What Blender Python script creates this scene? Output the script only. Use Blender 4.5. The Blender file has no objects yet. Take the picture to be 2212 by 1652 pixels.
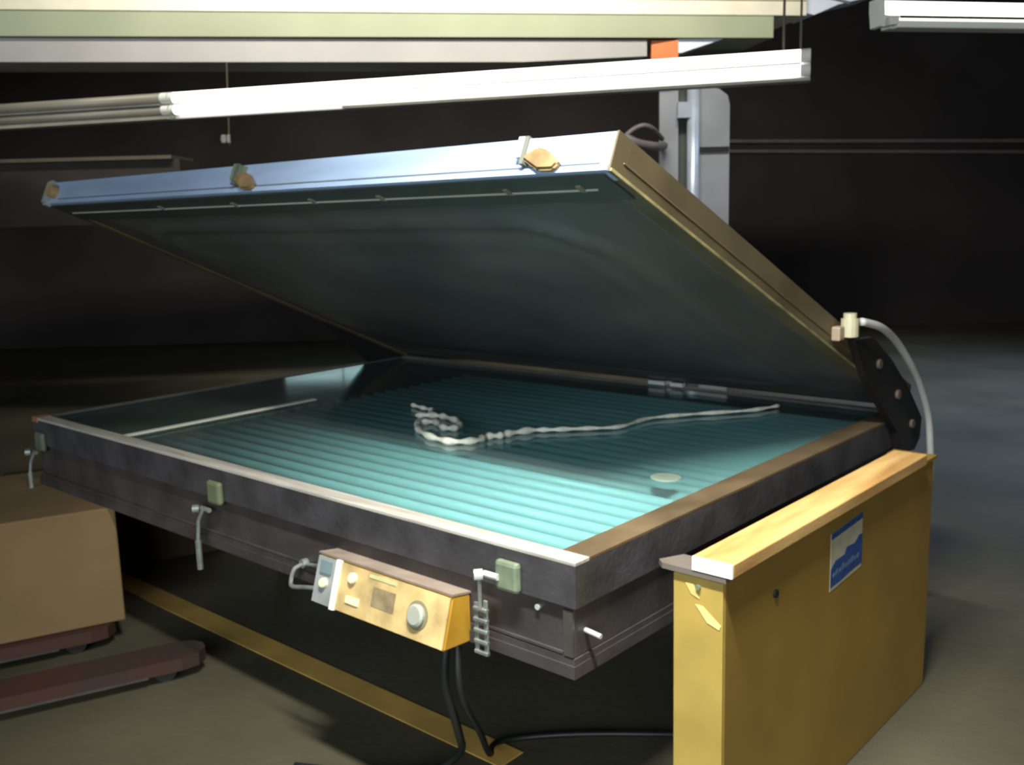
import bpy, bmesh, math, random
from mathutils import Vector, Matrix
random.seed(4)
SC = bpy.context.scene
COL = SC.collection
D = bpy.data

# ------------------------------------------------------------------ camera
F, PITCH, ROLL, EYE = 2113.6, 0.1705, -0.0264, 1.55
cd = D.cameras.new('camera'); cam = D.objects.new('camera', cd); COL.objects.link(cam)
cp, sp = math.cos(PITCH), math.sin(PITCH); cr, sr = math.cos(ROLL), math.sin(ROLL)
fwd = Vector((0, cp, -sp)); up0 = Vector((0, sp, cp)); rt0 = Vector((1, 0, 0))
rt = rt0 * cr + up0 * sr; up = -rt0 * sr + up0 * cr
cam.matrix_world = Matrix(((rt.x, up.x, -fwd.x, 0), (rt.y, up.y, -fwd.y, 0), (rt.z, up.z, -fwd.z, EYE), (0, 0, 0, 1)))
cd.sensor_width = 36; cd.lens = F / 2212 * 36; cd.clip_start = 0.05; cd.clip_end = 80
cd.dof.use_dof = True; cd.dof.focus_distance = 0.85; cd.dof.aperture_fstop = 15
SC.camera = cam

# ------------------------------------------------------------------ world, light, exposure
SC.view_settings.view_transform = 'Standard'; SC.view_settings.look = 'None'
SC.view_settings.exposure = 0.0; SC.view_settings.gamma = 1.0; SC.view_settings.use_curve_mapping = False
W = D.worlds.new('world'); SC.world = W; W.use_nodes = True
W.node_tree.nodes['Background'].inputs[0].default_value = (0.5, 0.62, 0.7, 1)
W.node_tree.nodes['Background'].inputs[1].default_value = 0.02

X0, Y0, YAW = 0.1262, 2.0163, 0.7268          # the unit's near right corner and heading
cy_, sy_ = math.cos(YAW), math.sin(YAW)
def glob(x, y, z=0.0):                          # unit coordinates (x right along the front, y towards the hinge) -> world
    return Vector((X0 + x * cy_ + y * sy_, Y0 - x * sy_ + y * cy_, z))

def area(name, loc, target, sx, sy, power, col, spread=180, rot=0.0):
    l = D.lights.new(name, 'AREA'); l.shape = 'RECTANGLE'; l.size = sx; l.size_y = sy
    l.energy = power; l.color = col; l.spread = math.radians(spread)
    o = D.objects.new(name, l); COL.objects.link(o); o.location = loc
    d = (Vector(target) - Vector(loc)).normalized()
    x = Vector((cy_, -sy_, 0)) if rot == 0 else Vector((math.cos(rot), math.sin(rot), 0))
    z = -d; x = (x - z * x.dot(z)).normalized(); y = z.cross(x)
    o.matrix_world = Matrix(((x.x, y.x, z.x, loc[0]), (x.y, y.y, z.y, loc[1]), (x.z, y.z, z.z, loc[2]), (0, 0, 0, 1)))
    return o
# ceiling lamp before the machine; its light passes under the lifted lid
area('ceiling_lamp_light', glob(0.40, -0.66, 2.9), glob(0.0, 0.35, 0.8), 0.9, 0.12, 60, (1.0, 0.97, 0.90), 92)
# daylight from a bay far behind on the right
area('bay_light', (6.0, 7.5, 5.2), (4.2, 7.2, 0), 2.5, 3.0, 100, (0.45, 0.62, 1.0), 75, 0.01)
# cool daylight from a high window behind the photographer
area('window_light', (-4.4, -3.2, 3.6), (-0.6, 3.5, 1.2), 3.0, 1.2, 36, (0.60, 0.78, 1.0), 120, 0.01)

# added light that brightens the overhead platform, no lamp known there
area('platform_fill_light', (-0.2, 4.6, 5.3), (-0.4, 7.6, 2.9), 4.5, 0.3, 110, (1.0, 0.96, 0.84), 85, 0.12)
area('camera_fill_light', (-1.6, -4.6, 2.1), (-0.8, 3.2, 0.2), 4.5, 2.2, 270, (0.92, 0.97, 1.0), 160, 0.01)  # broad fill added behind the photographer to lift the shadows

# ------------------------------------------------------------------ helpers
def MT(name, col, rough=0.6, metal=0.0, var=0.15, scale=6.0, bump=0.0, bscale=60.0, col2=None, spec=0.5, stretch=None, emit=0.0, detail=6):
    m = D.materials.new(name); m.use_nodes = True; nt = m.node_tree; b = nt.nodes['Principled BSDF']
    b.inputs['Roughness'].default_value = rough; b.inputs['Metallic'].default_value = metal
    b.inputs['Specular IOR Level'].default_value = spec
    tc = nt.nodes.new('ShaderNodeTexCoord'); mp = nt.nodes.new('ShaderNodeMapping')
    nt.links.new(tc.outputs['Object'], mp.inputs['Vector'])
    if stretch: mp.inputs['Scale'].default_value = stretch
    n = nt.nodes.new('ShaderNodeTexNoise'); n.inputs['Scale'].default_value = scale; n.inputs['Detail'].default_value = detail
    nt.links.new(mp.outputs[0], n.inputs['Vector'])
    r = nt.nodes.new('ShaderNodeValToRGB'); r.color_ramp.elements[0].position = 0.32; r.color_ramp.elements[1].position = 0.68
    c2 = col2 if col2 else tuple(min(1, c * (1 + var)) for c in col)
    c1 = tuple(c * (1 - var) for c in col) if not col2 else col
    r.color_ramp.elements[0].color = (*c1, 1); r.color_ramp.elements[1].color = (*c2, 1)
    nt.links.new(n.outputs['Fac'], r.inputs[0]); nt.links.new(r.outputs[0], b.inputs['Base Color'])
    if bump:
        n2 = nt.nodes.new('ShaderNodeTexNoise'); n2.inputs['Scale'].default_value = bscale; n2.inputs['Detail'].default_value = 4
        nt.links.new(mp.outputs[0], n2.inputs['Vector'])
        bp = nt.nodes.new('ShaderNodeBump'); bp.inputs['Strength'].default_value = bump; bp.inputs['Distance'].default_value = 0.01
        nt.links.new(n2.outputs['Fac'], bp.inputs['Height']); nt.links.new(bp.outputs[0], b.inputs['Normal'])
    if emit:
        b.inputs['Emission Color'].default_value = (*col, 1); b.inputs['Emission Strength'].default_value = emit
    return m

def box(bm, x0, x1, y0, y1, z0, z1, bev=0.0):
    vs = [bm.verts.new((x, y, z)) for x in (x0, x1) for y in (y0, y1) for z in (z0, z1)]
    fs = [(0, 1, 3, 2), (4, 6, 7, 5), (0, 4, 5, 1), (2, 3, 7, 6), (0, 2, 6, 4), (1, 5, 7, 3)]
    nf = [bm.faces.new([vs[i] for i in f]) for f in fs]
    if bev:
        es = list({e for f in nf for e in f.edges})
        bmesh.ops.bevel(bm, geom=es, offset=bev, segments=2, affect='EDGES', profile=0.5)
    return vs
def hexa(bm, bot, top):                    # two quads of points joined
    a = [bm.verts.new(p) for p in bot]; b = [bm.verts.new(p) for p in top]
    n = len(a)
    bm.faces.new(a[::-1]); bm.faces.new(b)
    for i in range(n): bm.faces.new((a[i], a[(i + 1) % n], b[(i + 1) % n], b[i]))
def prism_x(bm, poly, x0, x1): hexa(bm, [(x0, y, z) for y, z in poly], [(x1, y, z) for y, z in poly])
def prism_y(bm, poly, y0, y1): hexa(bm, [(x, y0, z) for x, z in poly], [(x, y1, z) for x, z in poly])
def tube(bm, pts, r, seg=8, cap=True, rf=None):
    pts = [Vector(p) for p in pts]; rings = []
    nrm = None
    for i, p in enumerate(pts):
        t = (pts[min(i + 1, len(pts) - 1)] - pts[max(i - 1, 0)]).normalized()
        if nrm is None:
            nrm = t.orthogonal().normalized()
        nrm = (nrm - t * nrm.dot(t)).normalized(); bn = t.cross(nrm)
        rr = r * (rf(i) if rf else 1)
        rings.append([bm.verts.new(p + (nrm * math.cos(a) + bn * math.sin(a)) * rr) for a in [2 * math.pi * k / seg for k in range(seg)]])
    for a, b in zip(rings, rings[1:]):
        for k in range(seg): bm.faces.new((a[k], a[(k + 1) % seg], b[(k + 1) % seg], b[k]))
    if cap: bm.faces.new(rings[0][::-1]); bm.faces.new(rings[-1])
def cyl(bm, p0, p1, r, seg=20): tube(bm, [p0, p1], r, seg)
def smooth_path(pts, n=6):
    pts = [Vector(p) for p in pts]; out = []
    for i in range(len(pts) - 1):
        p0 = pts[max(i - 1, 0)]; p1 = pts[i]; p2 = pts[i + 1]; p3 = pts[min(i + 2, len(pts) - 1)]
        for k in range(n):
            t = k / n
            out.append(0.5 * ((2 * p1) + (p2 - p0) * t + (2 * p0 - 5 * p1 + 4 * p2 - p3) * t * t + (3 * p1 - p0 - 3 * p2 + p3) * t ** 3))
    out.append(pts[-1]); return out
def obj(name, bm, mat, parent=None, smooth=False, label=None):
    bmesh.ops.recalc_face_normals(bm, faces=bm.faces)
    me = D.meshes.new(name); bm.to_mesh(me); bm.free(); me.materials.append(mat)
    if smooth:
        for p in me.polygons: p.use_smooth = True
    o = D.objects.new(name, me); COL.objects.link(o)
    if parent: o.parent = parent
    if label: o['label'] = label
    return o
def new(): return bmesh.new()
def B(name, mat, parent, *a, bev=0.0, label=None):
    bm = new(); box(bm, *a, bev=bev); return obj(name, bm, mat, parent, label=label)
def tag(o, label, cat, group=None):
    o['label'] = label; o['category'] = cat
    if group: o['group'] = group
    return o
def thing(name, label, cat, loc=(0, 0, 0), rz=0.0, group=None):
    o = D.objects.new(name, None); COL.objects.link(o); o.location = loc; o.rotation_euler = (0, 0, rz); o.empty_display_size = 0.1
    return tag(o, label, cat, group)
def struct(o): o['kind'] = 'structure'; return o

# ------------------------------------------------------------------ materials
def floor_mat():
    m = MT('concrete', (0.082, 0.076, 0.048), 0.55, var=0.2, scale=1.3, bump=0.25, bscale=25, spec=0.35)
    nt = m.node_tree; b = nt.nodes['Principled BSDF']
    tc = nt.nodes.new('ShaderNodeTexCoord')
    n = nt.nodes.new('ShaderNodeTexNoise'); n.inputs['Scale'].default_value = 0.55; n.inputs['Detail'].default_value = 3
    nt.links.new(tc.outputs['Object'], n.inputs['Vector'])
    r = nt.nodes.new('ShaderNodeMapRange'); r.inputs[1].default_value = 0.35; r.inputs[2].default_value = 0.65
    r.inputs[3].default_value = 0.40; r.inputs[4].default_value = 0.62
    nt.links.new(n.outputs['Fac'], r.inputs[0]); nt.links.new(r.outputs[0], b.inputs['Roughness'])
    return m
M_floor = floor_mat()
M_wall = MT('dark_wall', (0.032, 0.026, 0.025), 0.9, var=0.3, scale=0.8)
M_ceil = MT('dark_ceiling', (0.02, 0.018, 0.016), 0.9)
M_steel_dark = MT('worn_grey_steel', (0.060, 0.058, 0.062), 0.45, 0.25, var=0.35, scale=7, bump=0.15)
M_steel_lower = MT('brown_grey_steel', (0.055, 0.048, 0.046), 0.5, 0.2, var=0.3, scale=6, bump=0.15)
M_lip = MT('lip_steel', (0.10, 0.09, 0.085), 0.4, 0.5, var=0.25, scale=10)
M_black = MT('black_steel', (0.012, 0.011, 0.011), 0.55, 0.2)
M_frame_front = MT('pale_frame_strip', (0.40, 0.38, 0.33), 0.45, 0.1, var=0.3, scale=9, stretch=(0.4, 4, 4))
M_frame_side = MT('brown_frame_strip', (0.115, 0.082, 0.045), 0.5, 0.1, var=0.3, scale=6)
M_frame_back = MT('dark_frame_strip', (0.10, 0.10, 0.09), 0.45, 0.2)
M_alu_bluelit = MT('bluelit_aluminium', (0.32, 0.43, 0.60), 0.42, 0.20, var=0.13, scale=5, stretch=(0.5, 3, 3))  # bluish daylight reflected by the lid front is tinted into this colour
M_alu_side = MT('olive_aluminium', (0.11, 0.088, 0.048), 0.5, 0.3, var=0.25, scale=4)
M_blanket = MT('rubber_blanket', (0.070, 0.070, 0.066), 0.42, var=0.2, scale=3, spec=0.45)
M_gasket = MT('yellowed_gasket', (0.20, 0.175, 0.075), 0.6, var=0.4, scale=20)
M_tube = MT('lamp_white', (0.66, 0.72, 0.72), 0.35, var=0.04, scale=3)
M_reflector = MT('lamp_bed', (0.10, 0.15, 0.15), 0.5, 0.0, var=0.15)
M_rail = MT('strip_pale', (0.62, 0.62, 0.54), 0.5, var=0.05)
M_clampw = MT('clamp_zinc', (0.75, 0.80, 0.78), 0.3, 0.5)
M_clampb = MT('clamp_brass', (0.24, 0.165, 0.08), 0.45, 0.3, var=0.35, scale=20)
M_latchg = MT('latch_green_grey', (0.16, 0.20, 0.13), 0.5, 0.2, var=0.3, scale=15)
M_zinc = MT('zinc_lever', (0.30, 0.33, 0.30), 0.35, 0.6, var=0.35, scale=25)
M_ctrl = MT('cream_yellow_enamel', (0.50, 0.37, 0.16), 0.5, var=0.30, scale=14)
M_ctrl_side = MT('orange_yellow_enamel', (0.42, 0.23, 0.02), 0.5, var=0.15, scale=9)
M_ctrl_top = MT('dusty_top', (0.24, 0.19, 0.15), 0.7, var=0.2, scale=12)
M_greyp = MT('grey_plate', (0.26, 0.28, 0.27), 0.5, var=0.2, scale=18)
M_white = MT('white_paint', (0.85, 0.85, 0.78), 0.5, var=0.05)
M_cream = MT('cream_button', (0.80, 0.75, 0.45), 0.4, var=0.08)
M_greycap = MT('grey_dial', (0.32, 0.34, 0.28), 0.4, var=0.1)
M_smudge = MT('worn_patch', (0.22, 0.17, 0.09), 0.7, var=0.3, scale=30)
M_cable = MT('black_rubber', (0.012, 0.014, 0.013), 0.45)
M_ylit = MT('yellow_paint_lit', (0.34, 0.245, 0.055), 0.55, var=0.13, scale=7)  # cabinet yellow in a lit tone, for the brighter front face
M_yshade = MT('yellow_paint_shaded', (0.23, 0.14, 0.022), 0.6, var=0.10, scale=4)  # same cabinet yellow darkened, side shade put into the colour
M_plate = MT('grey_plate_edge', (0.15, 0.13, 0.11), 0.5, 0.3, var=0.2)
M_wood = MT('board_wood', (0.36, 0.19, 0.055), 0.6, col2=(0.62, 0.40, 0.15), scale=3.2, stretch=(6, 0.9, 6), bump=0.15)
M_woodend = MT('whitened_end', (0.92, 0.92, 0.84), 0.6, var=0.03)
M_carton = MT('cardboard', (0.17, 0.11, 0.045), 0.85, var=0.12, scale=3)
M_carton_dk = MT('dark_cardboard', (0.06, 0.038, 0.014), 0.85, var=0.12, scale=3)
M_fork = MT('worn_red_paint', (0.055, 0.014, 0.008), 0.7, 0.0, col2=(0.024, 0.019, 0.012), scale=3.5)
M_wheel = MT('load_wheel', (0.02, 0.022, 0.02), 0.5)
M_tape = MT('yellow_floor_paint', (0.60, 0.38, 0.09), 0.6, var=0.2, scale=5)
M_lampbody = MT('white_lamp_housing', (0.80, 0.80, 0.74), 0.45, var=0.05)
M_lit = MT('lit_tube', (1.0, 1.0, 0.96), 0.4, var=0.0, emit=2.6)
M_unlit = MT('unlit_tube', (0.26, 0.24, 0.19), 0.4, var=0.06)
M_creamboard = MT('cream_board', (0.86, 0.80, 0.62), 0.6, var=0.05)
M_greenboard = MT('green_cream_board', (0.36, 0.39, 0.26), 0.6, var=0.10, scale=1.2)
M_greyboard = MT('pale_grey_board', (0.42, 0.40, 0.385), 0.6, var=0.10, scale=1.5)
M_bluewhite = MT('bluish_white_board', (0.80, 0.85, 0.95), 0.5, var=0.03)
M_orange = MT('orange_paint', (0.75, 0.20, 0.06), 0.5, var=0.1)
M_col = MT('grey_column_paint', (0.25, 0.26, 0.285), 0.5, var=0.12, scale=3)
M_coldark = MT('column_web', (0.05, 0.055, 0.05), 0.6)
M_pipe = MT('galvanised_pipe', (0.42, 0.48, 0.56), 0.35, 0.3)
M_hose = MT('grey_hose', (0.36, 0.37, 0.36), 0.4, var=0.15)
M_rope = MT('pale_cord', (0.62, 0.62, 0.52), 0.8, var=0.2, scale=40)
M_dim = MT('dim_brown_metal', (0.10, 0.075, 0.055), 0.7)
M_dimline = MT('dim_grey_line', (0.16, 0.14, 0.12), 0.7)
M_blue = MT('sticker_blue', (0.02, 0.06, 0.20), 0.5, var=0.3, scale=40)
M_sticker = MT('sticker_pale', (0.42, 0.40, 0.28), 0.5, var=0.1, scale=30)
M_script = MT('sticker_script', (0.12, 0.16, 0.26), 0.5, var=0.1)

def glass_mat(name, tint, rough=0.02):
    m = D.materials.new(name); m.use_nodes = True; nt = m.node_tree; nt.nodes.clear()
    o = nt.nodes.new('ShaderNodeOutputMaterial'); mx = nt.nodes.new('ShaderNodeMixShader')
    t = nt.nodes.new('ShaderNodeBsdfTransparent'); g = nt.nodes.new('ShaderNodeBsdfGlossy'); fr = nt.nodes.new('ShaderNodeFresnel')
    t.inputs[0].default_value = (*tint, 1); g.inputs['Roughness'].default_value = rough; 
    ge = nt.nodes.new('ShaderNodeNewGeometry'); ir = nt.nodes.new('ShaderNodeMapRange')
    ir.inputs[3].default_value = 1.5; ir.inputs[4].default_value = 1 / 1.5          # same pane seen from inside
    nt.links.new(ge.outputs['Backfacing'], ir.inputs[0]); nt.links.new(ir.outputs[0], fr.inputs[0])
    n = nt.nodes.new('ShaderNodeTexNoise'); n.inputs['Scale'].default_value = 4; 
    r = nt.nodes.new('ShaderNodeMapRange'); r.inputs[3].default_value = rough; r.inputs[4].default_value = rough + 0.10
    nt.links.new(n.outputs['Fac'], r.inputs[0]); nt.links.new(r.outputs[0], g.inputs['Roughness'])
    nt.links.new(fr.outputs[0], mx.inputs[0]); nt.links.new(t.outputs[0], mx.inputs[1]); nt.links.new(g.outputs[0], mx.inputs[2])
    df = nt.nodes.new('ShaderNodeBsdfDiffuse'); df.inputs[0].default_value = (0.55, 0.6, 0.55, 1)
    mx2 = nt.nodes.new('ShaderNodeMixShader'); r2 = nt.nodes.new('ShaderNodeMapRange'); r2.inputs[3].default_value = 0.01; r2.inputs[4].default_value = 0.06
    nt.links.new(n.outputs['Fac'], r2.inputs[0]); nt.links.new(r2.outputs[0], mx2.inputs[0])
    nt.links.new(mx.outputs[0], mx2.inputs[1]); nt.links.new(df.outputs[0], mx2.inputs[2]); nt.links.new(mx2.outputs[0], o.inputs[0]); return m
M_glass = glass_mat('green_plate_glass', (0.74, 0.93, 0.93))

# ------------------------------------------------------------------ setting
struct(B('floor', M_floor, None, -9, 9, -6, 13, -0.2, 0))
struct(B('wall_back', M_wall, None, -9, 9, 12.6, 12.8, 0, 6))
struct(B('wall_left', M_wall, None, -9.2, -9, -6, 12.8, 0, 6))
struct(B('wall_right', M_wall, None, 9, 9.2, -6, 12.8, 0, 6))
struct(B('wall_front', M_wall, None, -9, 9, -6.2, -6, 0, 6))
struct(B('ceiling', M_ceil, None, -9, 9, -6, 12.8, 6, 6.2))

wn = struct(B('reflection_window', MT('glow_frame_grey', (0.2, 0.2, 0.2), 0.6), None, -2.98, -1.42, 12.57, 12.6, 1.68, 2.14))  # unseen glowing window, added for the pale reflection in the glass corner
B('glow_pane', MT('reflection_glow', (0.55, 0.80, 0.85), 0.3, var=0.05, emit=0.9), wn, -2.94, -2.20, 12.56, 12.569, 1.71, 2.11)
B('glow_pane', MT('reflection_glow', (0.55, 0.80, 0.85), 0.3, var=0.05, emit=0.9), wn, -2.18, -1.46, 12.56, 12.569, 1.71, 2.11)

# ------------------------------------------------------------------ exposure unit
HT, WD, DP, SK = 0.7972, 2.7295, 1.9953, 0.2686
unit = thing('exposure_unit', 'large printing exposure table with glass bed and lifted blanket lid', 'exposure table', glob(0, 0, 0), -YAW)
# upper band of the cabinet (hollow) and lower body
bm = new()
zt, zs, zb = HT - 0.004, 0.697, HT - SK
for a in ((-WD, 0, 0.0, 0.02), (-WD, 0, DP - 0.02, DP), (-WD, -WD + 0.02, 0.02, DP - 0.02), (-0.02, 0, 0.02, DP - 0.02)):
    box(bm, a[0], a[1], a[2], a[3], zs, zt)
up_ = obj('cabinet_rim', bm, M_steel_dark, unit, label='worn grey upper band of the cabinet')
bm = new(); box(bm, -WD + 0.012, -0.014, 0.012, DP - 0.012, zb + 0.045, zs - 0.004, bev=0.004)
obj('cabinet_body', bm, M_steel_lower, unit)
bm = new(); box(bm, -WD + 0.004, -0.008, 0.002, DP - 0.004, zb, zb + 0.03); box(bm, -WD + 0.008, -0.010, 0.006, DP - 0.008, zb + 0.03, zb + 0.046)
obj('bottom_flange', bm, M_steel_lower, unit)
# folded edge lines on the lower body front
for a in ((-0.30, -0.045, 0.006, 0.0125, zb + 0.050, zb + 0.056), (-WD + 0.9, -0.9, 0.006, 0.0125, zb + 0.048, zb + 0.053), (-0.040, -0.014, 0.004, 0.0125, zb + 0.05, zs - 0.01)):
    B('folded_edge', M_lip, unit, *a)
bm = new(); cyl(bm, (-0.115, 0.012, 0.672), (-0.115, 0.004, 0.672), 0.007, 10); obj('screw', bm, M_clampw, unit)
bm = new(); cyl(bm, (-0.014, 0.05, 0.63), (0.03, 0.05, 0.625), 0.006, 10); obj('side_pin', bm, M_clampw, unit)
# frame strips round the glass
bm = new(); box(bm, -WD, 0.0, 0.0, 0.052, zt, HT + 0.006, bev=0.002); fs = obj('frame_strip', bm, M_frame_front, unit, label='pale front frame strip')
bm = new(); box(bm, -0.078, 0.0, 0.053, DP, zt, HT + 0.006, bev=0.002); obj('frame_strip', bm, M_frame_side, unit, label='brown right frame strip')
bm = new(); box(bm, -WD, -WD + 0.03, 0.053, DP, zt, HT + 0.004, bev=0.002); obj('frame_strip', bm, M_frame_back, unit, label='dark left frame strip')
bm = new(); box(bm, -WD + 0.031, -0.079, DP - 0.05, DP, zt, HT + 0.004, bev=0.002); obj('frame_strip', bm, M_frame_back, unit, label='dark rear frame strip')
bm = new(); box(bm, -WD - 0.004, -WD + 0.045, -0.004, 0.058, zt - 0.01, HT + 0.009, bev=0.003)
obj('corner_cap', bm, MT('reddish_cap', (0.22, 0.10, 0.06), 0.6), unit)
# glass bed
bm = new(); box(bm, -WD + 0.03, -0.078, 0.052, DP - 0.05, zt - 0.004, HT); obj('glass_bed', bm, M_glass, unit, label='green tinted glass bed')
# lamp tray
B('lamp_tray', M_reflector, unit, -2.262, -0.03, 0.03, DP - 0.03, zs, zs + 0.006)
B('tray_cover', MT('olive_cover', (0.075, 0.085, 0.045), 0.6, var=0.3, scale=4), unit, -WD + 0.03, -2.264, 0.03, DP - 0.03, zs, zs + 0.030)
NT = 26
tm = None
for i in range(NT):
    y = 0.075 + i * (DP - 0.15) / (NT - 1)
    if tm is None:
        bm = new(); cyl(bm, (-2.20, 0, 0), (-0.05, 0, 0), 0.0185, 14)
        o = obj('lamp_tube', bm, M_tube, unit, smooth=False); tm = o.data
        for p in tm.polygons: p.use_smooth = len(p.vertices) == 4
    else:
        o = D.objects.new('lamp_tube', tm); COL.objects.link(o); o.parent = unit
    o.location = (0, y, 0.735)
B('cover_strip', M_rail, unit, -2.105, -2.078, 0.053, 0.90, HT, HT + 0.004, label='thin pale strip across the left of the glass')
bm = new(); cyl(bm, (-0.228, 0.715, HT), (-0.228, 0.715, HT + 0.003), 0.045, 20)
for v in bm.verts: v.co.y = 0.715 + (v.co.y - 0.715) * 0.9
obj('round_sticker', bm, MT('pale_green_sticker', (0.26, 0.34, 0.27), 0.6), unit, label='pale round sticker on the glass')
# stand under the cabinet
for x in (-0.75, -2.3):
    for y in (0.85, 1.85):
        B('stand_leg', M_black, unit, x - 0.03, x + 0.03, y - 0.03, y + 0.03, 0.0, zb)
B('stand_beam', M_black, unit, -2.27, -0.78, 1.83, 1.87, 0.10, 0.15)

# front latches
def latch(x, zc, lx, z0, z1, first_mat, chain):
    bm = new(); box(bm, x - 0.035, x + 0.035, -0.022, 0.0, zc - 0.038, zc + 0.036, bev=0.010)
    pl = obj('latch_plate', bm, first_mat, unit)
    bm = new(); cyl(bm, (lx, -0.024, z1 + 0.008), (x - 0.02, -0.024, z1 + 0.008), 0.008, 8); cyl(bm, (lx + 0.005, -0.035, z1 + 0.01), (lx - 0.008, -0.05, z1 + 0.01), 0.013, 12)
    obj('latch_pivot', bm, M_clampw if chain else M_zinc, pl)
    bm = new()
    if chain:
        tube(bm, [(lx, -0.04, z1), (lx + 0.004, -0.045, (z0 + z1) / 2 + 0.02)], 0.005, 8)
        box(bm, lx - 0.020, lx - 0.008, -0.042, -0.036, z0, z1 - 0.06, bev=0.002); box(bm, lx + 0.010, lx + 0.022, -0.042, -0.036, z0, z1 - 0.05, bev=0.002)
        for k in range(5):
            z = z0 + 0.005 + k * (z1 - z0 - 0.08) / 4
            box(bm, lx - 0.02, lx + 0.022, -0.046, -0.034, z - 0.004, z + 0.005, bev=0.002)
    else:
        tube(bm, [(lx + 0.02, -0.03, z1 + 0.01), (lx + 0.003, -0.04, z1 - 0.03), (lx, -0.045, (z0 + z1) / 2)], 0.006, 8)
        tube(bm, [(lx, -0.045, (z0 + z1) / 2), (lx, -0.045, z0)], 0.0095, 8)
    obj('latch_lever', bm, M_zinc, pl, smooth=False)
latch(-1.405, 0.722, -1.470, 0.468, 0.655, MT('latch_olive', (0.13, 0.155, 0.085), 0.5), False)
latch(-0.186, 0.735, -0.250, 0.535, 0.722, M_latchg, True)
latch(-2.655, 0.715, -2.70, 0.52, 0.66, MT('latch_dim', (0.10, 0.115, 0.08), 0.5), False)

# U handle left of the control box
bm = new()
tube(bm, smooth_path([(-0.985, 0.006, 0.580), (-0.992, -0.025, 0.572), (-0.985, -0.045, 0.545), (-0.965, -0.055, 0.535), (-0.90, -0.055, 0.548), (-0.84, -0.05, 0.556)], 5), 0.006, 8)
tube(bm, [(-0.975, 0.0, 0.582), (-0.84, -0.01, 0.606)], 0.005, 8)
cyl(bm, (-0.985, 0.012, 0.582), (-0.985, -0.006, 0.582), 0.013, 12)
obj('pull_handle', bm, M_zinc, unit, smooth=False)

# control box
XL, XR = -0.835, -0.330
prof = [(0.010, 0.650), (-0.050, 0.660), (-0.088, 0.534), (0.010, 0.528)]
bm = new(); prism_x(bm, [(y, z) for y, z in prof], XL, XR)
bmesh.ops.bevel(bm, geom=list(bm.edges), offset=0.004, segments=2, affect='EDGES')
ctrl = obj('control_box', bm, M_ctrl_side, unit, label='yellow control box hung on the front of the cabinet')
def fp(x, s, d):                                     # point on the sloping face: s 0 (bottom)..1 (top), d outwards
    a = Vector((0, -0.088, 0.534)); b = Vector((0, -0.050, 0.660)); p = a.lerp(b, s); n = Vector((0, -0.957, -0.289)) * -1
    n = Vector((0, -(b - a).z, (b - a).y)).normalized()
    return (x, p.y + n.y * d, p.z + n.z * d)
def fquad(bm, x0, x1, s0, s1, d0, d1):
    hexa(bm, [fp(x0, s0, d0), fp(x1, s0, d0), fp(x1, s1, d0), fp(x0, s1, d0)], [fp(x0, s0, d1), fp(x1, s0, d1), fp(x1, s1, d1), fp(x0, s1, d1)])
bm = new(); fquad(bm, XL + 0.10, XR - 0.004, 0.03, 0.97, -0.001, 0.004); obj('face_plate', bm, M_ctrl, ctrl)
bm = new(); fquad(bm, XL + 0.004, XL + 0.084, 0.03, 0.97, -0.001, 0.005); obj('switch_plate', bm, M_greyp, ctrl, label='grey switch plate')
bm = new(); fquad(bm, XL + 0.084, XL + 0.100, 0.0, 1.0, -0.001, 0.010); obj('divider_strip', bm, M_white, ctrl)
bm = new(); fquad(bm, XL + 0.022, XL + 0.066, 0.66, 0.90, 0.004, 0.011); obj('rocker_switch', bm, MT('teal_rocker', (0.14, 0.20, 0.21), 0.4), ctrl)
def fknob(name, x, s, r, h, mat, label=None):
    bm = new(); a = Vector(fp(x, s, 0.003)); b = Vector(fp(x, s, 0.003 + h)); tube(bm, [a, a.lerp(b, .75), b], r, 20, rf=lambda i: (1, 1, .8)[i]); return obj(name, bm, mat, ctrl, label=label)
fknob('push_button', XL + 0.045, 0.46, 0.013, 0.014, M_cream)
fknob('push_button', XL + 0.155, 0.74, 0.014, 0.012, MT('pale_button', (0.75, 0.68, 0.45), 0.4))
bm = new(); fquad(bm, XL + 0.140, XL + 0.190, 0.24, 0.38, 0.004, 0.008); obj('label_strip', bm, MT('label_pale', (0.75, 0.68, 0.42), 0.5), ctrl)
bm = new(); fquad(bm, XL + 0.215, XL + 0.315, 0.86, 0.93, 0.004, 0.0055); obj('label_strip', bm, MT('label_green', (0.52, 0.52, 0.26), 0.5), ctrl)
bm = new(); fquad(bm, XL + 0.235, XL + 0.32, 0.34, 0.72, 0.004, 0.005); obj('worn_patch', bm, M_smudge, ctrl)
fknob('timer_ring', XR - 0.100, 0.48, 0.036, 0.004, MT('dark_ring', (0.20, 0.18, 0.10), 0.5))
fknob('timer_dial', XR - 0.100, 0.48, 0.028, 0.016, M_greycap, 'round grey timer dial')
bm = new(); hexa(bm, [(XL - 0.001, 0.011, 0.651), (XR + 0.001, 0.011, 0.651), (XR + 0.001, -0.052, 0.661), (XL - 0.001, -0.052, 0.661)],
     [(XL - 0.001, 0.011, 0.656), (XR + 0.001, 0.011, 0.656), (XR + 0.001, -0.052, 0.666), (XL - 0.001, -0.052, 0.666)])
obj('box_top', bm, M_ctrl_top, ctrl, label='dusty top of the control box')

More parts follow.
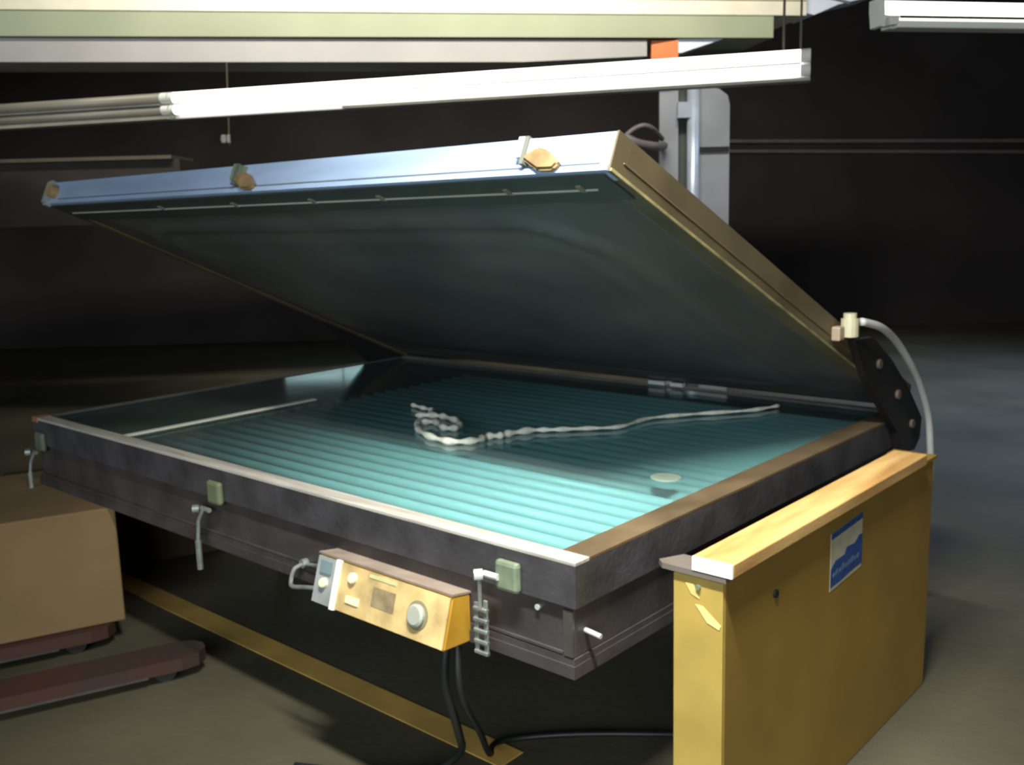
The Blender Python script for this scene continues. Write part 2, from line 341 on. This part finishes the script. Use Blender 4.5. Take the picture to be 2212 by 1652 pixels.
# cables from the control box to the floor
def cable(pts, r=0.010):
    bm = new(); tube(bm, smooth_path(pts, 6), r, 8); return obj('power_cable', bm, M_cable, unit, smooth=True)
cable([(-0.375, -0.03, 0.54), (-0.385, -0.035, 0.42), (-0.40, 0.02, 0.26), (-0.50, 0.12, 0.12), (-0.60, 0.10, 0.035), (-0.74, 0.02, 0.012), (-0.95, -0.10, 0.012)], 0.011)
cable([(-0.350, -0.02, 0.54), (-0.345, -0.02, 0.40), (-0.40, 0.10, 0.22), (-0.50, 0.24, 0.06), (-0.58, 0.37, 0.012), (-0.42, 0.55, 0.012), (-0.1, 0.8, 0.012)], 0.009)

# ---- lid
ANG, TH, LR = 0.4241, 0.0936, 2.0355
ca, sa = math.cos(ANG), math.sin(ANG)
def lp(x, r, t): return (x, DP - r * ca + t * sa, HT + r * sa + t * ca)
def lbox(bm, x0, x1, r0, r1, t0, t1):
    hexa(bm, [lp(x0, r0, t0), lp(x1, r0, t0), lp(x1, r1, t0), lp(x0, r1, t0)], [lp(x0, r0, t1), lp(x1, r0, t1), lp(x1, r1, t1), lp(x0, r1, t1)])
lid = None
bm = new(); lbox(bm, -WD, -0.006, 1.985, LR, 0, TH)
bmesh.ops.bevel(bm, geom=list(bm.edges), offset=0.003, segments=2, affect='EDGES')
lid = obj('lid_front_rail', bm, M_alu_bluelit, unit, label='aluminium front rail of the lid, bluish daylight in its colour')
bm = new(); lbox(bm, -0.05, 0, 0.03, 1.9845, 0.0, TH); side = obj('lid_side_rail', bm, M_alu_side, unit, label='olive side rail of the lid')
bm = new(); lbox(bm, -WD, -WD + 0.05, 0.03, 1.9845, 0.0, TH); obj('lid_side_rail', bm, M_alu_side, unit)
bm = new(); lbox(bm, -WD + 0.051, -0.051, 0.03, 0.08, 0.012, TH); obj('lid_rear_rail', bm, M_alu_side, unit)
bm = new(); lbox(bm, -WD + 0.05, -0.05, 0.08, 1.985, TH - 0.012, TH - 0.004); obj('lid_back_sheet', bm, M_steel_dark, unit)
bm = new(); lbox(bm, -0.0055, 0.0, 1.985, LR + 0.001, 0.0, TH); obj('rail_end_plate', bm, M_alu_side, unit)
# bright lower lip of the front rail and side bead
bm = new(); lbox(bm, -WD, -0.006, LR, LR + 0.006, 0.0, 0.014); obj('rail_lip', bm, M_alu_bluelit, lid)
bm = new(); lbox(bm, -WD + 0.1, -0.03, LR, LR + 0.003, 0.018, 0.021); obj('rail_seam', bm, MT('seam_dark', (0.12, 0.13, 0.14), 0.6), lid)
bm = new(); lbox(bm, 0.0, 0.004, 0.35, LR, 0.0, 0.007); obj('edge_bead', bm, M_gasket, side, label='thin yellowed bead along the lower edge')
bm = new(); lbox(bm, 0.0, 0.003, 0.45, LR - 0.04, 0.034, 0.037); obj('edge_groove', bm, M_frame_side, side)
# rubber blanket, sagging, with a moulded bead
NX, NR = 90, 70
bm = new(); grid = []
for j in range(NR + 1):
    row = []
    r = 0.05 + (1.985 - 0.05) * j / NR
    for i in range(NX + 1):
        x = -WD + 0.05 + (WD - 0.10) * i / NX
        ex = min(i, NX - i) / NX * 2; er = min(j, NR - j) / NR * 2
        e = max(0, min(1, min((x + WD - 0.05), (-0.05 - x), (r - 0.05), (1.985 - r)) / 0.5))
        sag = 0.055 * e * e * (3 - 2 * e)
        k = 1 - j / NR
        sag *= 0.6 + 1.2 * math.sin(math.pi * min(1, k * 1.15)) * k
        # bead ring: rounded rectangle inset
        dx = min(x + WD, -x) - 0.27; dr = min(r, 2.03 - r) - 0.24
        if dx > 0.25 or dr > 0.25: d = min(dx, dr)
        else: d = 0.25 - math.hypot(max(0, 0.25 - dx), max(0, 0.25 - dr))
        bead = 0.014 * math.exp(-(d / 0.022) ** 2) + 0.006 * math.exp(-((d - 0.10) / 0.05) ** 2)
        wob = 0.0035 * math.sin(x * 5.1 + r * 2.0) * math.sin(r * 4.3 - x * 1.3)
        row.append(bm.verts.new(lp(x, r, 0.012 - sag - bead - wob * e)))
    grid.append(row)
for j in range(NR):
    for i in range(NX): bm.faces.new((grid[j][i], grid[j][i + 1], grid[j + 1][i + 1], grid[j + 1][i]))
bl = obj('rubber_blanket', bm, M_blanket, unit, smooth=True, label='dark grey-green sagging rubber blanket')
sm = bl.modifiers.new('thickness', 'SOLIDIFY'); sm.thickness = 0.004
# dark gasket strip behind the front rail with small pale tabs
bm = new(); lbox(bm, -WD + 0.02, -0.02, 1.90, 2.026, -0.005, -0.001); gs = obj('gasket_strip', bm, MT('gasket_dark', (0.035, 0.042, 0.038), 0.6), unit)
bm = new()
lbox(bm, -WD + 0.08, -0.08, 1.958, 1.962, -0.009, -0.005)
obj('gasket_seam', bm, M_greycap, gs)
for x in (-1.95, -1.5, -1.1, -0.8, -0.34, -0.12):
    bm = new(); lbox(bm, x - 0.007, x + 0.007, 1.955, 1.984, -0.010, -0.005); obj('gasket_tab', bm, MT('tab_pale', (0.16, 0.16, 0.11), 0.6), gs)
# catches on the front rail
def catch(x, s=1.0, endcap=False, dim=False):
    bm = new()
    lbox(bm, x - 0.034 * s, x - 0.010 * s, LR, LR + 0.018, 0.040, 0.090); lbox(bm, x + 0.002, x + 0.022 * s, LR, LR + 0.018, 0.046, 0.082)
    c = obj('catch_bracket', bm, M_latchg if dim else M_clampw, lid)
    bm = new()
    a = [(x - 0.018 * s, 0.038), (x + 0.028 * s, 0.062), (x + 0.062 * s, 0.052), (x + 0.105 * s, 0.018), (x + 0.09 * s, 0.002), (x + 0.045 * s, 0.003)]
    hexa(bm, [lp(px, LR, t) for px, t in a], [lp(px, LR + 0.022, t) for px, t in a])
    bmesh.ops.bevel(bm, geom=list(bm.edges), offset=0.006, segments=2, affect='EDGES')
    obj('catch_wedge', bm, M_clampb, c)
    bm = new(); lbox(bm, x - 0.012 * s, x + 0.000, LR, LR + 0.022, 0.020, 0.088); obj('catch_pin', bm, MT('catch_dark', (0.10, 0.11, 0.09), 0.5), c)
catch(-0.235); catch(-1.40, 1.0, dim=True)
bm = new(); lbox(bm, -WD - 0.012, -WD + 0.03, LR - 0.02, LR + 0.020, -0.006, TH + 0.002)
bmesh.ops.bevel(bm, geom=list(bm.edges), offset=0.008, segments=2, affect='EDGES')
ec = obj('catch_bracket', bm, M_greyp, lid)
bm = new(); a = Vector(lp(-WD + 0.055, LR, 0.048)); b = Vector(lp(-WD + 0.055, LR + 0.03, 0.048)); tube(bm, [a, b], 0.026, 14); obj('catch_wedge', bm, MT('amber_knob', (0.32, 0.21, 0.09), 0.4), ec)

# hinge bracket, fitting and vacuum hose
poly = [(1.40, 1.13), (1.55, 1.125), (1.72, 1.03), (1.90, 0.90), (2.04, 0.774), (2.03, 0.70), (1.98, 0.665), (1.84, 0.675), (1.80, 0.76), (1.66, 0.87), (1.50, 1.00)]
bm = new(); prism_x(bm, poly, 0.006, 0.030); hb = obj('hinge_bracket', bm, M_black, unit, label='black hinge bracket at the rear corner')
for y, z in ((1.60, 1.03), (1.78, 0.90), (1.93, 0.77)):
    bm = new(); cyl(bm, (0.030, y, z), (0.040, y, z), 0.016, 12); obj('hinge_bolt', bm, M_dim, hb)
prism = new(); prism_x(prism, [(p[0], p[1]) for p in poly], -WD - 0.03, -WD - 0.006); obj('hinge_bracket', prism, M_black, unit)
bm = new(); tube(bm, [(0.035, 1.345, 1.150), (0.035, 1.345, 1.205)], 0.027, 14); tube(bm, [(0.035, 1.345, 1.205), (0.035, 1.345, 1.222)], 0.020, 14)
ft = obj('hose_fitting', bm, MT('pale_fitting', (0.42, 0.40, 0.27), 0.4), unit, label='pale hose fitting on the lid edge')
bm = new(); box(bm, 0.0, 0.03, 1.285, 1.325, 1.14, 1.185, bev=0.006); obj('fitting_foot', bm, MT('fitting_brown', (0.28, 0.22, 0.15), 0.5), ft)
bm = new(); tube(bm, smooth_path([(0.06, 1.37, 1.195), (0.08, 1.47, 1.170), (0.08, 1.58, 1.125), (0.08, 1.68, 1.066), (0.08, 1.79, 0.985), (0.08, 1.875, 0.905), (0.08, 1.95, 0.81), (0.08, 1.985, 0.72), (0.075, 2.02, 0.56), (0.05, 2.03, 0.40), (0.0, 2.05, 0.2), (-0.1, 2.10, 0.03)], 5), 0.0125, 10)
obj('vacuum_hose', bm, M_hose, unit, smooth=True, label='grey vacuum hose arching behind the hinge')
# bright plates standing in for highlights on the rear frame
B('rear_highlight', M_clampw, unit, -1.10, -1.02, 1.94, 1.965, 0.806, 0.822); B('rear_highlight', M_clampw, unit, -0.99, -0.93, 1.94, 1.965, 0.806, 0.822); 

# ------------------------------------------------------------------ cord on the glass
pts = [(-1.614, 1.019), (-1.53, 1.0), (-1.462, 0.985), (-1.43, 0.93), (-1.45, 0.89), (-1.39, 0.92), (-1.331, 0.925), (-1.229, 0.892), (-1.165, 0.82), (-1.20, 0.79), (-1.297, 0.84), (-1.33, 0.80), (-1.292, 0.745), (-1.156, 0.669), (-1.027, 0.652), (-0.97, 0.716), (-0.985, 0.775), (-0.955, 0.81), (-0.95, 0.857), (-0.915, 0.94), (-0.86, 0.99), (-0.789, 1.06), (-0.70, 1.16), (-0.695, 1.33), (-0.599, 1.49), (-0.466, 1.663), (-0.42, 1.80)]
sp_ = smooth_path([(x, y, HT + 0.010) for x, y in pts], 6)
bm = new(); tube(bm, sp_, 0.0085, 8, rf=lambda i: (1.0 + 0.35 * math.sin(i * 1.3)) * (1.25 if 25 < i < 115 else 0.75 if i > 125 else 0.9))
o = obj('knotted_cord', bm, M_rope, None, smooth=True); o.location = glob(0, 0, 0); o.rotation_euler = (0, 0, -YAW)
tag(o, 'pale frayed cord curling across the glass bed', 'cord')

# ------------------------------------------------------------------ yellow metal panel box
YX, YY, YH, YW, YL = 0.249, 0.205, 0.7588, 0.1287, 1.3102
yb = thing('yellow_cabinet', 'narrow tall yellow metal cabinet standing right of the exposure table', 'cabinet', glob(YX, YY, 0), -YAW)
bm = new(); box(bm, -YW, 0, 0, YL, 0.0, YH, bev=0.004); obj('cabinet_shell', bm, M_yshade, yb)
bm = new(); box(bm, -YW + 0.002, -0.002, -0.006, 0.0, 0.0, YH - 0.006, bev=0.002); fr = obj('front_panel', bm, M_ylit, yb, label='narrow front panel, its yellow painted in a lit tone')
bm = new(); prism_y(bm, [(-0.070, 0.690), (-0.052, 0.690), (-0.006, 0.655), (-0.010, 0.645), (-0.040, 0.655)], -0.0075, -0.006); obj('paint_scuff', bm, MT('scuff', (0.62, 0.52, 0.20), 0.6), fr)
bm = new(); prism_y(bm, [(-0.095, 0.735), (-0.075, 0.735), (-0.060, 0.705), (-0.080, 0.712)], -0.0075, -0.006); obj('paint_scuff', bm, MT('scuff2', (0.55, 0.45, 0.16), 0.6), fr)
bm = new(); cyl(bm, (-0.062, -0.006, 0.732), (-0.062, -0.012, 0.732), 0.006, 10); obj('screw', bm, M_latchg, fr)
bm = new(); prism = [(-0.168, 0.0), (-0.150, -0.016), (0.010, -0.016), (0.010, 0.06), (-0.14, 0.06)]
hexa(bm, [(x, y, YH) for x, y in prism], [(x, y, YH + 0.013) for x, y in prism]); obj('top_plate', bm, M_plate, yb, label='grey steel plate lapping over the top')
bm = new(); box(bm, -0.008, 0.006, 0.06, YL + 0.01, YH, YH + 0.010); box(bm, -YW, -0.008, YL - 0.05, YL + 0.01, YH, YH + 0.010); obj('top_flange', bm, M_yshade, yb)
bm = new(); cyl(bm, (0.0, 0.235, 0.655), (0.006, 0.235, 0.655), 0.010, 12); obj('rivet', bm, M_black, yb)
# sticker
sy0, sy1, sz0, sz1 = 0.545, 0.748, 0.560, 0.716
bm = new(); prism_x(bm, [(sy0, sz0), (sy1, sz0 + 0.012), (sy1, sz1 + 0.012), (sy0, sz1)], 0.0, 0.0012); stk = obj('sticker', bm, M_sticker, yb, label='torn blue and cream sticker')
bm = new(); prism_x(bm, [(sy0, sz1 - 0.016), (sy1, sz1 - 0.006), (sy1, sz1 + 0.012), (sy0, sz1)], 0.0012, 0.002); obj('blue_bar', bm, M_blue, stk)
bm = new(); prism_x(bm, [(sy0, sz0 + 0.010), (sy0 + 0.07, sz0 + 0.012), (sy0 + 0.12, sz0 + 0.018), (sy1, sz0 + 0.022), (sy1, sz0 + 0.105), (sy1 - 0.02, sz0 + 0.108), (sy1 - 0.05, sz0 + 0.092), (sy0 + 0.10, sz0 + 0.096), (sy0 + 0.085, sz0 + 0.078), (sy0 + 0.03, sz0 + 0.078), (sy0, sz0 + 0.060)], 0.0012, 0.002); bf = obj('blue_field', bm, M_blue, stk)
bm = new()
yy = sy0 + 0.012
for k in range(9):
    h = (0.010, 0.016, 0.012, 0.018, 0.011, 0.013, 0.017, 0.010, 0.012)[k]; z = sz0 + 0.036 + 0.0012 * k
    prism_x(bm, [(yy, z), (yy + 0.012, z), (yy + 0.016, z + h), (yy + 0.005, z + h)], 0.002, 0.0024); yy += 0.0195
obj('script_line', bm, M_script, bf, label='worn illegible line of lettering')
# board lying on it
bm = new(); box(bm, -0.085, 0.015, -0.014, 1.165, 0.0, 0.033, bev=0.003)
wb = tag(obj('wooden_board', bm, M_wood, None), 'plain wooden board with a white painted end lying on the yellow cabinet', 'board')
wb.location = glob(YX + 0.012, YY + 0.0, YH + 0.0135); wb.rotation_euler = (0, 0, -YAW + 0.0)
bm = new(); box(bm, -0.084, 0.014, -0.018, -0.0135, 0.001, 0.032); obj('painted_end', bm, M_woodend, wb, label='white painted end')

# ------------------------------------------------------------------ carton on a pallet truck, at left
ang = math.atan2(3.474 - 3.282, -1.483 + 1.845)
tk = thing('pallet_truck', 'worn red pallet truck forks low on the floor at the left', 'pallet truck', (-1.64, 3.35, 0), ang)
def fork(yc, xtip):
    bm = new()
    pts_ = [(-1.0, -0.075), (xtip - 0.09, -0.075), (xtip - 0.03, -0.06), (xtip, -0.02), (xtip, 0.02), (xtip - 0.03, 0.06), (xtip - 0.09, 0.075), (-1.0, 0.075)]
    hexa(bm, [(x, yc + y, 0.040) for x, y in pts_], [(x, yc + y, 0.085) for x, y in pts_])
    f = obj('fork', bm, M_fork, tk)
    bm = new(); cyl(bm, (xtip - 0.14, yc - 0.05, 0.036), (xtip - 0.14, yc + 0.05, 0.036), 0.036, 16); obj('load_wheel', bm, M_wheel, f)
    bm = new(); box(bm, -1.0, xtip - 0.20, yc - 0.078, yc - 0.072, 0.036, 0.044); obj('fork_edge', bm, M_lip, f)
fork(0.07, 0.17); fork(-0.34, 0.42)
cb = tag(B('cardboard_carton', M_carton, None, -1.0, 0.195, 0.0, 0.75, 0.0, 0.44, bev=0.006), 'large tan cardboard carton on the pallet truck at the left', 'carton')
cb.location = (-1.645, 3.385, 0.087); cb.rotation_euler = (0, 0, ang)
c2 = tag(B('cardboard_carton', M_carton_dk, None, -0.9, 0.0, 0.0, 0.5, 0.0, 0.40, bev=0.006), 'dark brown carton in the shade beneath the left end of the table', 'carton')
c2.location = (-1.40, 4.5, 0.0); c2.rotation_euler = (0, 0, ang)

# ------------------------------------------------------------------ painted floor line
bm = new(); box(bm, -6.0, -0.50, 0.278, 0.378, 0.0, 0.003)
o = tag(obj('floor_line', bm, M_tape, None), 'dull yellow stripe painted on the floor below the table', 'floor marking'); o.location = glob(0, 0, 0); o.rotation_euler = (0, 0, -YAW)

# ------------------------------------------------------------------ long lamps
fa = Vector((1.615, 5.354, 0)); fb = Vector((-0.95, 6.098, 0)); fang = math.atan2((fa - fb).y, (fa - fb).x); flen = (fa - fb).length
def batten(name, label, x0, x1, lit, lipx, origin, a, z0=2.20, grp=None, seam=0.0):
    # x along, viewer side is -y
    t = thing(name, label, 'lamp', origin, a, grp)
    bm = new(); box(bm, x0, x1, 0.0, 0.07, z0, z0 + 0.165, bev=0.004); obj('lamp_housing', bm, M_lampbody, t)
    tm = M_lit if lit else M_unlit
    for zz, r in ((z0 + 0.126, 0.033), (z0 + 0.053, 0.028)):
        bm = new(); cyl(bm, (x0 + 0.03, -0.034, zz), (x1 - 0.05, -0.034, zz), r, 16)
        o = obj('lamp_tube', bm, tm, t)
        for p in o.data.polygons: p.use_smooth = len(p.vertices) == 4
        for xa_, xb_ in ((x0, x0 + 0.03), (x1 - 0.05, x1)):
            bm = new(); cyl(bm, (xa_, -0.034, zz), (xb_, -0.034, zz), r + 0.002, 16); obj('tube_holder', bm, M_white, t)
    B('lamp_seam', MT('seam_grey', (0.30, 0.30, 0.27), 0.6), t, x0 + 0.03, x1 - 0.05, -0.068, -0.040, z0 + 0.083, z0 + 0.090)
    bm = new(); box(bm, lipx, x1, -0.07, 0.0, z0 - 0.004, z0 + 0.012); obj('lamp_lip', bm, MT('lip_grey', (0.38, 0.36, 0.29), 0.5), t)
    return t
batten('strip_lamp', 'lit long white strip lamp hanging over the lifted lid', -(fb - Vector((-2.10, 6.43, 0))).length - flen, 0.0, True, -flen, (fa.x, fa.y, 0), fang, grp=None)
x1 = -(fb - Vector((-2.10, 6.43, 0))).length - flen - 0.01
batten('strip_lamp', 'unlit strip lamp at the far left, in line with the lit one', x1 - 2.6, x1, False, x1 - 2.6, (fa.x, fa.y, 0), fang)
# second fixture, top right
t2 = thing('strip_lamp', 'white strip lamp with an open end bracket at the top right corner', 'lamp', (1.62, 4.5, -0.012), 0.20)
bm = new(); box(bm, 0.09, 1.9, 0.0, 0.07, 2.325, 2.44, bev=0.004); obj('lamp_housing', bm, M_lampbody, t2)
B('lamp_seam', M_dim, t2, 0.10, 1.88, -0.064, -0.060, 2.358, 2.370)
bm = new(); cyl(bm, (0.03, -0.03, 2.405), (1.85, -0.03, 2.405), 0.030, 16); obj('lamp_tube', bm, M_lit, t2)
bm = new(); box(bm, 0.10, 1.9, -0.05, 0.0, 2.322, 2.352, bev=0.004); obj('lamp_lip', bm, M_white, t2)
bm = new(); prism_y(bm, [(0.0, 2.44), (0.0, 2.40), (0.008, 2.325), (0.028, 2.322), (0.038, 2.36), (0.050, 2.36), (0.055, 2.33), (0.095, 2.335), (0.10, 2.37), (0.06, 2.37), (0.03, 2.372), (0.025, 2.445)], -0.06, 0.02)
obj('end_bracket', bm, M_white, t2)
# hanging wires
def wire(name, a, b, r, mat, label, cat):
    bm = new(); a = Vector(a); b = Vector(b); tube(bm, [Vector((0, 0, 0)), b - a], r, 6); o = obj(name, bm, mat); o.location = a; return tag(o, label, cat)
wire('suspension_wire', (1.49, 5.42, 2.362), (1.49, 5.42, 2.68), 0.007, M_dim, 'left of two thin hangers over the right end of the lit strip lamp', 'wire')
wire('suspension_wire', (1.575, 5.40, 2.362), (1.575, 5.40, 2.70), 0.006, M_dim, 'right of two thin hangers over the right end of the lit strip lamp', 'wire')
wire('support_wire', (1.66, 4.9, 2.50), (1.25, 5.2, 2.68), 0.006, M_greyp, 'thin pale wire running left from the top right strip lamp', 'wire')
hw = wire('hanging_wire', (-1.978, 7.2, 2.085), (-1.955, 7.2, 2.655), 0.005, M_dim, 'thin wire hanging down in the dark behind the left of the lid', 'wire')
bm = new(); box(bm, -0.035, 0.0, -0.02, 0.02, -0.03, 0.03, bev=0.008); box(bm, 0.006, 0.03, -0.02, 0.02, -0.03, 0.03, bev=0.006); box(bm, -0.04, 0.03, -0.01, 0.01, -0.008, 0.008)
o = obj('wire_connector', bm, MT('dull_zinc', (0.16, 0.17, 0.15), 0.5), hw, label='small dull metal connector'); o.location = (-0.017, 0, 0.045)

# ------------------------------------------------------------------ overhead platform
pa = Vector((-3.402, 6.978, 0)); pb = Vector((2.346, 7.944, 0)); pang = math.atan2((pb - pa).y, (pb - pa).x); plen = (pb - pa).length
pf = thing('overhead_platform', 'long pale platform of stacked cream, green and grey boards overhead', 'platform', (pa.x, pa.y, 0), pang)
B('top_board', M_creamboard, pf, -4.0, plen, -0.03, 0.6, 3.112, 3.40, label='bright cream top board')
B('edge_board', M_creamboard, pf, -4.0, plen, -0.02, 0.6, 3.002, 3.108, label='cream edge board')
bm = new(); prism_y(bm, [(-4.0, 2.998), (-4.0, 2.826), (plen - 0.265, 2.838), (plen - 0.265, 2.998)], -0.012, 0.55); obj('beam_board', bm, M_greenboard, pf, label='pale green beam board')
bm = new(); prism_y(bm, [(-4.0, 2.824), (-4.0, 2.668), (3.6, 2.664), (4.56, 2.706), (4.56, 2.824)], 0.02, 0.5); obj('lower_board', bm, M_greyboard, pf, label='pale grey lower board')
bm = new(); prism_y(bm, [(4.80, 2.830), (4.80, 2.728), (4.84, 2.732), (5.17, 2.834)], 0.02, 0.4); obj('end_gusset', bm, M_bluewhite, pf, label='bluish white end piece')
bm = new(); prism_y(bm, [(plen + 0.004, 3.40), (plen + 0.004, 3.04), (plen + 0.10, 3.02), (plen + 0.30, 3.10), (plen + 0.62, 3.17), (plen + 0.62, 3.4)], 0.05, 0.4); obj('end_gusset', bm, M_bluewhite, pf, label='bluish white tapering end piece')

# ------------------------------------------------------------------ column
col = thing('steel_column', 'grey painted steel column with an orange head behind the lid', 'column', (0, 8.0, 0), 0.0)
B('left_flange', M_col, col, 1.226, 1.374, 0.0, 0.05, 0, 2.66)
B('column_web', M_coldark, col, 1.374, 1.56, 0.05, 0.09, 0, 2.66)
bm = new(); tube(bm, [(1.488, -0.03, 0), (1.488, -0.03, 2.6)], 0.050, 14); obj('conduit_pipe', bm, M_pipe, col, smooth=True)
bm = new(); prism_y(bm, [(1.545, 0), (1.782, 0), (1.782, 2.36), (1.765, 2.43), (1.70, 2.48), (1.545, 2.52)], 0.0, 0.05); obj('right_flange', bm, M_col, col)
B('pipe_clamp', M_pipe, col, 1.36, 1.50, -0.075, 0.05, 2.26, 2.38)
B('orange_head', M_orange, col, 1.13, 1.335, -0.22, -0.14, 2.66, 2.82, label='orange painted head')
B('pipe_clamp', M_black, col, 1.50, 1.775, -0.02, 0.0, 1.995, 2.035, label='dark strap across the column')
bm = new(); tube(bm, smooth_path([(0.90, -0.4, 2.10), (0.97, -0.4, 2.155), (1.05, -0.4, 2.18), (1.13, -0.35, 2.15), (1.23, -0.1, 2.10)], 5), 0.020, 8); 
tube(bm, smooth_path([(0.90, -0.4, 2.10), (1.0, -0.4, 2.05), (1.15, -0.3, 2.03), (1.25, -0.05, 2.05)], 5), 0.035, 8)
obj('cable_loop', bm, MT('loop_grey', (0.13, 0.11, 0.11), 0.5), col, smooth=True)
# pipes and a shelf edge in the dark
def bar(name, x0, x1, y, za, zb_, r, mat, label, cat):
    bm = new(); tube(bm, [(0, 0, 0), (x1 - x0, 0, zb_ - za)], r, 8); o = obj(name, bm, mat); o.location = (x0, y, za); return tag(o, label, cat)
bar('wall_pipe', 2.3, 8.8, 12.572, 2.385, 2.235, 0.026, M_dimline, 'upper of two dim thin pipes along the dark back wall', 'pipe')
bar('wall_pipe', 2.3, 8.8, 12.575, 2.265, 2.09, 0.024, M_dimline, 'lower of two dim thin pipes along the dark back wall', 'pipe')
sh = thing('storage_shelf', 'dim brown shelf in the dark behind the left end of the lid', 'shelf', (0, 7.2, 0))
B('shelf_board', M_dim, sh, -5.2, -2.40, 0.0, 0.5, 2.005, 2.03)
B('shelf_back', MT('shelf_back', (0.03, 0.024, 0.018), 0.8), sh, -5.2, -2.36, 0.05, 0.5, 1.55, 2.004)
for x in (-5.18, -4.2): B('shelf_post', M_black, sh, x, x + 0.05, 0.5, 0.55, 0, 2.0)
